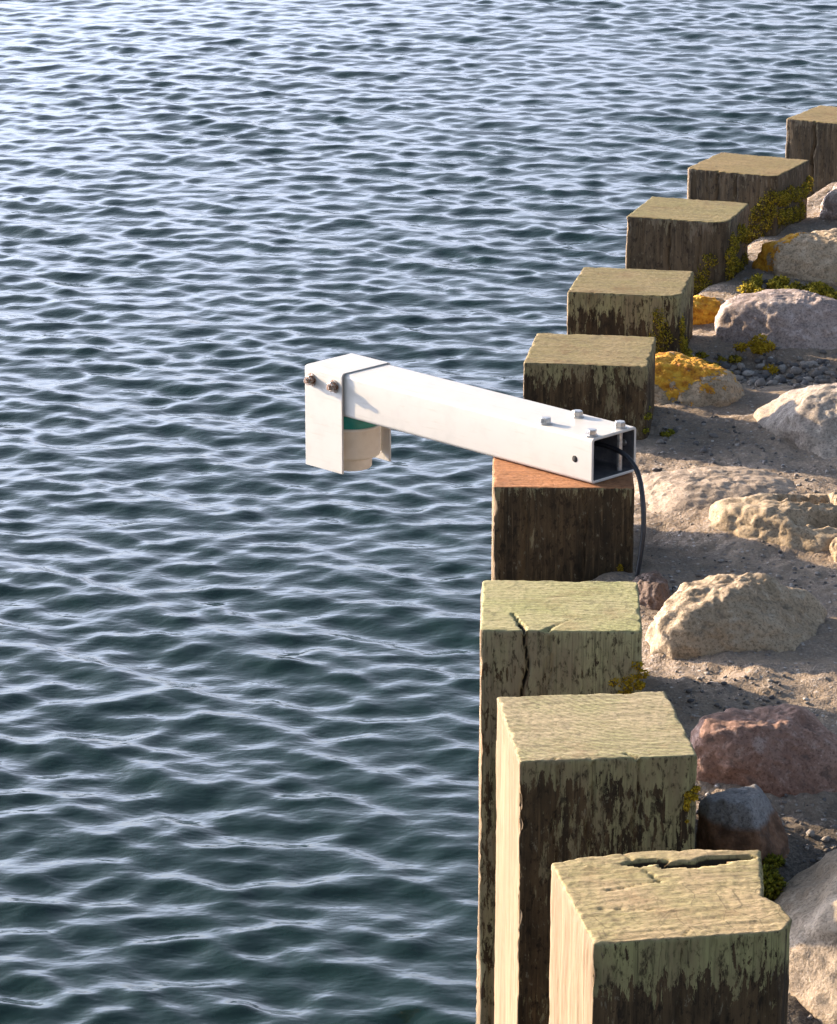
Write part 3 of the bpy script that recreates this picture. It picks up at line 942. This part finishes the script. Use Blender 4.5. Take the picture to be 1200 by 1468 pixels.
# instrument post: one dot near the foot
bl = [(.082, -.094, -.118, .006, .002, .007)]
moss_part(post_objs[3], bl, MUST, 8, 'lichen', leaf=0.003)
# post beyond the arm: faint moss at the right foot
bl = scatter(10, 6, (.09, .103), (-.103, -.06), (-.12, -.07), (.003, .006))
moss_part(post_objs[4], bl, GREEN, 9, density=0.6)


def moss_tuft(blobs, mat, seed, label, name='moss_cushion', density=1.0, leaf=0.005, cat='moss'):
    blobs = [(x, y, float(ground_z(np.array([x]), np.array([y]), False)[0]) + dz if dz is not None else 0, a, b, c) for (x, y, dz, a, b, c) in blobs]
    ox, oy = blobs[0][0], blobs[0][1]
    oz = blobs[0][2]
    V, F = moss_mesh([(x - ox, y - oy, z - oz, a, b, c) for (x, y, z, a, b, c) in blobs], density, leaf, seed)
    o = mesh_obj(name, V, F, mat, smooth=False)
    o.location = (ox, oy, oz)
    tag(o, label, cat, 'moss growing on the ground')
    return o


g = np.random.default_rng(5)
# strip of moss in front of the far pale stone
strip = []
for k in range(60):
    t = g.random()
    strip.append((0.63 + 0.30 * t + g.normal(0, .008), 6.20 - 0.02 * t + g.normal(0, 0.035), g.uniform(-.004, .014), g.uniform(.008, .018), g.uniform(.008, .016), g.uniform(.006, .012)))
moss_tuft(strip, MOSS, 31, 'long olive moss strip at the foot of the far pale stone', density=0.8)
strip = [(0.49 + g.normal(0, .035), 5.70 + g.normal(0, .03), g.uniform(-.002, .006), g.uniform(.006, .014), g.uniform(.006, .012), g.uniform(.004, .008)) for k in range(26)]
moss_tuft(strip, MOSS, 32, 'olive moss patch on the ground at the foot of the streaked rounded post', density=0.8)
moss_tuft([(0.605 + g.normal(0, .014), 5.735 + g.normal(0, .012), g.uniform(.018, .034), .012, .010, .007) for k in range(9)], MUST, 33,
          'mustard lichen cushion at the foot of the large pinkish boulder', density=0.9, leaf=0.004)
moss_tuft([(0.615, 5.67, .010, .009, .008, .007), (0.622, 5.66, .006, .010, .008, .007)], MUST, 34,
          'tiny mustard lichen spot on the gravel just below the pinkish boulder', density=0.9, leaf=0.004)
moss_tuft([(0.387, 3.442, .034, .019, .018, .020), (0.378, 3.435, .018, .016, .016, .016), (0.398, 3.447, .024, .013, .014, .015), (0.372, 3.45, .012, .013, .013, .013)], GREEN, 35,
          'bright green moss cushion squeezed between nearest post and big boulder', density=1.2, leaf=0.005)
moss_tuft([(0.405, 3.53, .014, .009, .008, .007), (0.411, 3.535, .012, .007, .007, .006)], GREEN, 36,
          'tiny green moss tuft right of the angular stone', density=1.1, leaf=0.004)
moss_tuft([(0.400, 5.20, .003, .008, .007, .004), (0.408, 5.21, .003, .006, .006, .004)], GREEN, 37,
          'tiny green moss dab on the ground just right of the arm', density=0.8, leaf=0.004)

# ------------------------------------------------------------------ the instrument arm


def paint_mat(name, base, rough=0.38):
    m = Mat(name)
    n = m.noise(m.map(), 30, 4, 0.6)
    d = m.noise(m.map((6, 60, 60)), 3, 4, 0.6)
    c = m.mix(m.rng(n, 0.45, 0.75, 0, 0.40), base, tuple(x * 0.8 for x in base))
    c = m.mix(m.rng(d, 0.55, 0.75, 0, 0.40), c, tuple(x * f for x, f in zip(base, (0.72, 0.68, 0.6))))
    b = m.bump(m.noise(m.map(), 400, 2), 0.05, 0.001)
    return m.finish(c, rough, b)


WHITE = paint_mat('white_powder_coat', (0.50, 0.472, 0.425))
mm = Mat('zinc_steel')
STEEL = mm.finish(mm.mix(mm.rng(mm.noise(mm.map(), 220, 3), 0.4, 0.7), (0.56, 0.55, 0.53), (0.36, 0.34, 0.31)), 0.38, metal=0.9)
mm = Mat('rusty_nut_steel')
RUSTY = mm.finish(mm.mix(mm.rng(mm.noise(mm.map(), 260, 3), 0.45, 0.62), (0.42, 0.38, 0.34), (0.22, 0.10, 0.045)), 0.45, metal=0.7)
mm = Mat('teal_plastic')
TEAL = mm.finish(mm.mix(mm.rng(mm.noise(mm.map(), 60, 3), 0.4, 0.7), (0.012, 0.20, 0.165), (0.018, 0.25, 0.20)), 0.4)
mm = Mat('cream_plastic')
CREAM = mm.finish(mm.mix(mm.rng(mm.noise(mm.map(), 60, 3), 0.4, 0.7), (0.70, 0.62, 0.50), (0.64, 0.56, 0.44)), 0.45)
mm = Mat('black_rubber')
RUBBER = mm.finish(mm.mix(mm.rng(mm.noise(mm.map(), 200, 3), 0.4, 0.7), (0.010, 0.010, 0.012), (0.022, 0.022, 0.026)), 0.42)
mm = Mat('hole_shade')
DARK = mm.finish((0.012, 0.010, 0.009), 0.9)

mm = Mat('dark_grey_tube_inside')
INSIDE = mm.finish(mm.mix(mm.rng(mm.noise(mm.map(), 90, 3), 0.4, 0.7), (0.06, 0.06, 0.065), (0.11, 0.10, 0.10)), 0.6)  # darker grey for the inner faces of the tube
BW, BH, BL_, BT = 0.094, 0.067, 0.585, 0.0042
arm = empty('instrument_arm', (0.244, 4.508, 0.002), R(135))
tag(arm, 'white square-tube arm bolted to the rust-red post and reaching over water', 'arm')


def rrect(x0, x1, z0, z1, r, seg=6):
    pts = []
    for cx, cz, a0 in ((x1 - r, z1 - r, 0), (x0 + r, z1 - r, 90), (x0 + r, z0 + r, 180), (x1 - r, z0 + r, 270)):
        for k in range(seg + 1):
            a = R(a0 + 90 * k / seg)
            pts.append((cx + r * math.cos(a), cz + r * math.sin(a)))
    return pts


def tube_profile(name, outer, inner, x0, x1, mat, parent, nseg=1):
    n = len(outer)
    V, F = [], []
    bev = 0.0006
    rings = []
    def ring(pts, x):
        k = len(V)
        V.extend([(x, p[0], p[1]) for p in pts])
        return list(range(k, k + n))
    mid = [((a[0] + b[0]) / 2, (a[1] + b[1]) / 2) for a, b in zip(outer, inner)]
    def lerp(t): return [(a[0] + (b[0] - a[0]) * t, a[1] + (b[1] - a[1]) * t) for a, b in zip(outer, inner)]
    seq = [ring(inner, x0 + bev), ring(lerp(0.8), x0), ring(lerp(0.2), x0), ring(outer, x0 + bev), ring(outer, x1 - bev), ring(lerp(0.2), x1), ring(lerp(0.8), x1), ring(inner, x1 - bev)]
    for a, b in zip(seq, seq[1:] + seq[:1]):
        for k in range(n):
            F.append((a[k], a[(k + 1) % n], b[(k + 1) % n], b[k]))
    o = mesh_obj(name, V, F, mat, parent)
    o.data.materials.append(INSIDE)
    for p in o.data.polygons[-n:]:
        p.material_index = 1
    return fix_normals(o)


def fix_normals(o, angle=40):
    import bmesh
    bm = bmesh.new(); bm.from_mesh(o.data)
    bmesh.ops.recalc_face_normals(bm, faces=bm.faces)
    for e in bm.edges:
        if len(e.link_faces) == 2 and e.calc_face_angle(0) > R(angle):
            e.smooth = False
    bm.to_mesh(o.data); bm.free()
    return o


# local frame: +x runs out over the water, y from 0 (viewer's side) to -BW, z up
tube_profile('tube', rrect(-BW, 0, 0, BH, 0.006), rrect(-BW + BT, -BT, BT, BH - BT, 0.0025), 0.0, BL_, WHITE, arm)


def prism(pts, z0, z1):
    n = len(pts)
    V = [(x, y, z0) for x, y in pts] + [(x, y, z1) for x, y in pts]
    F = [tuple(range(n))[::-1], tuple(range(n, 2 * n))] + [(k, (k + 1) % n, n + (k + 1) % n, n + k) for k in range(n)]
    return V, F


def lathe(profile, seg=28):
    V, F = [], []
    n = len(profile)
    for k in range(seg):
        a = 2 * math.pi * k / seg
        V += [(r * math.cos(a), r * math.sin(a), z) for r, z in profile]
    for k in range(seg):
        for j in range(n - 1):
            F.append((k * n + j, ((k + 1) % seg) * n + j, ((k + 1) % seg) * n + j + 1, k * n + j + 1))
    return V, F


def combine(*parts):
    V, F = [], []
    for v, f in parts:
        o = len(V)
        V += list(v); F += [tuple(i + o for i in q) for q in f]
    return V, F


def bolt_mesh(rot, head=0.0075, hh=0.0065, washer=0.0095, shaft=0.0):
    hexa = [(head * math.cos(R(60 * k + rot)), head * math.sin(R(60 * k + rot))) for k in range(6)]
    cap = [(head * 0.86 * math.cos(R(60 * k + rot)), head * 0.86 * math.sin(R(60 * k + rot))) for k in range(6)]
    v1, f1 = prism(hexa, 0.0016, 0.0016 + hh * 0.85)
    v2 = [(x, y, 0.0016 + hh * 0.85) for x, y in hexa] + [(x, y, 0.0016 + hh) for x, y in cap]
    f2 = [(k, (k + 1) % 6, 6 + (k + 1) % 6, 6 + k) for k in range(6)] + [tuple(range(6, 12))]
    f1 = [f1[0]] + f1[2:]
    w = lathe([(0.0001, 0.0), (washer, 0.0), (washer, 0.0014), (0.0001, 0.0017)], 24)
    parts = [(v1, f1), (v2, f2), w]
    if shaft:
        parts.append(lathe([(0.004, -shaft), (0.004, 0.0)], 14))
    return combine(*parts)


# four bolts through the arm into the post
for k, (x, y) in enumerate(((0.1005, -0.0125), (0.094, -0.0720), (0.0125, -0.0115), (0.0120, -0.0720))):
    V, F = bolt_mesh(13 + 22 * k, head=0.0080, hh=0.0075, shaft=BH - 0.001)
    b = fix_normals(mesh_obj('bolt', V, F, STEEL, arm), 25)
    b.location = (x, y, BH + 0.0002)
# drilled hole in each side wall as a thin disc; dark colour on the near one paints its shade
V, F = lathe([(0.0001, 0.0005), (0.0046, 0.0005), (0.0050, 0.0)], 20)
hole = mesh_obj('hole_disc', V, F, DARK, arm); hole.location = (0.0326, 0.0, 0.031); hole.rotation_euler = (R(-90), 0, 0)
V, F = lathe([(0.0001, 0.0005), (0.0046, 0.0005), (0.0050, 0.0)], 20)
hole2 = mesh_obj('hole_disc', V, F, STEEL, arm); hole2.location = (0.020, -BW + BT, 0.040); hole2.rotation_euler = (R(-90), 0, 0)

# --- hanging bracket: an inverted U of sheet over the outer end
PX0, PX1 = 0.5035, 0.5850
GAP, PT = 0.0016, 0.0034
yo, yi = GAP + PT, GAP
yo2, yi2 = -BW - GAP - PT, -BW - GAP
zt, zb = BH + 0.0018, -0.0890


def upath(y0, y1, z, r, seg=6):
    pts = [(y1, zb)]
    for k in range(seg + 1):
        a = R(0 + 90 * k / seg)
        pts.append((y1 - r + r * math.cos(a), z - r + r * math.sin(a)))
    for k in range(seg + 1):
        a = R(90 + 90 * k / seg)
        pts.append((y0 + r + r * math.cos(a), z - r + r * math.sin(a)))
    pts.append((y0, zb))
    return pts


outer = upath(yo2, yo, zt, 0.006)
inner = upath(yi2, yi, BH + 0.0004, 0.0050)
loop = outer + inner[::-1]
n = len(outer)
V, F = [], []
for x, sgn in ((PX0, -1), (PX1, 1)):
    V += [(x, p[0], p[1]) for p in outer] + [(x, p[0], p[1]) for p in inner]
N2 = 2 * n
for k in range(n - 1):
    F.append((k, k + 1, n + k + 1, n + k))
    F.append((N2 + k, N2 + n + k, N2 + n + k + 1, N2 + k + 1))
    F.append((k, N2 + k, N2 + k + 1, k + 1))
    F.append((n + k, n + k + 1, N2 + n + k + 1, N2 + n + k))
for k in (0, n - 1):
    F.append((k, n + k, N2 + n + k, N2 + k))
br = fix_normals(mesh_obj('bracket', V, F, WHITE, arm))
md = br.modifiers.new('edge', 'BEVEL'); md.width = 0.0009; md.segments = 2; md.limit_method = 'ANGLE'; md.angle_limit = R(50)

# rusty nuts with washers and bolt ends on the bracket
for k, (x, z) in enumerate(((0.5700, 0.048), (0.5205, 0.0468))):
    vv, ff = bolt_mesh(10 + 17 * k, head=0.0082, hh=0.0070, washer=0.0100)
    stud = lathe([(0.0040, 0.006), (0.0040, 0.0125), (0.0034, 0.0135), (0.0001, 0.0135)], 12)
    V, F = combine((vv, ff), stud)
    b = fix_normals(mesh_obj('bolt', V, F, RUSTY, br), 25)
    b.location = (x, yo + 0.0002, z)
    b.rotation_euler = (R(-90), 0, 0)

# --- level sensor held between the bracket plates
sx, sy = 0.5370, -BW / 2
cs, sn = math.cos(R(135)), math.sin(R(135))
sensor = empty('level_sensor', (0.244 + cs * sx - sn * sy, 4.508 + sn * sx + cs * sy, 0.0), R(135))
tag(sensor, 'cream round sensor with teal cap hanging under the arm\'s end', 'sensor')
RS = 0.0445
V, F = lathe([(0.0001, 0.001), (RS - 0.002, 0.001), (RS - 0.0005, -0.001), (RS, -0.004), (RS, -0.0195), (RS - 0.001, -0.0205), (0.0001, -0.0205)], 56)
fix_normals(mesh_obj('cap', V, F, TEAL, sensor), 50)
V, F = lathe([(0.0001, -0.0207), (RS, -0.0207), (RS + 0.0012, -0.022), (RS + 0.0012, -0.0250), (RS, -0.0262), (RS, -0.0660), (RS - 0.002, -0.0700), (RS - 0.006, -0.0715), (0.0001, -0.0715)], 56)
fix_normals(mesh_obj('body', V, F, CREAM, sensor), 50)
V, F = lathe([(0.0001, -0.0717), (0.0310, -0.0717), (0.0310, -0.0880), (0.0295, -0.0905), (0.0001, -0.0905)], 48)
fix_normals(mesh_obj('nozzle', V, F, CREAM, sensor), 50)


# --- black cable leaving the open end of the arm
def sweep(pts, r, seg=12, sub=8):
    P = [Vector(p) for p in pts]
    C = []
    for k in range(len(P) - 1):
        p0, p1, p2, p3 = P[max(k - 1, 0)], P[k], P[k + 1], P[min(k + 2, len(P) - 1)]
        for j in range(sub):
            t = j / sub
            C.append(0.5 * ((2 * p1) + (p2 - p0) * t + (2 * p0 - 5 * p1 + 4 * p2 - p3) * t * t + (3 * p1 - p0 - 3 * p2 + p3) * t ** 3))
    C.append(P[-1])
    V, F = [], []
    up = Vector((0.3, 0.2, 1)).normalized()
    for k, c in enumerate(C):
        d = (C[min(k + 1, len(C) - 1)] - C[max(k - 1, 0)]).normalized()
        s = d.cross(up)
        if s.length < 1e-3: s = d.cross(Vector((1, 0, 0)))
        s.normalize(); t = d.cross(s)
        up = -t if (-t).dot(up) > 0 else t
        for j in range(seg):
            a = 2 * math.pi * j / seg
            V.append(c + s * (r * math.cos(a)) + t * (r * math.sin(a)))
    for k in range(len(C) - 1):
        for j in range(seg):
            F.append((k * seg + j, k * seg + (j + 1) % seg, (k + 1) * seg + (j + 1) % seg, (k + 1) * seg + j))
    return [tuple(v) for v in V], F


V, F = sweep([(0.14, 4.70, 0.030), (0.225, 4.615, 0.036), (0.262, 4.572, 0.042), (0.290, 4.540, 0.038), (0.309, 4.517, 0.018), (0.316, 4.498, -0.018),
              (0.3170, 4.489, -0.06), (0.3125, 4.483, -0.10), (0.306, 4.478, -0.14), (0.300, 4.47, -0.175)], 0.0036)
cable = fix_normals(mesh_obj('cable', V, F, RUBBER))
tag(cable, 'black cable drooping from the arm\'s open end down the post side', 'cable')
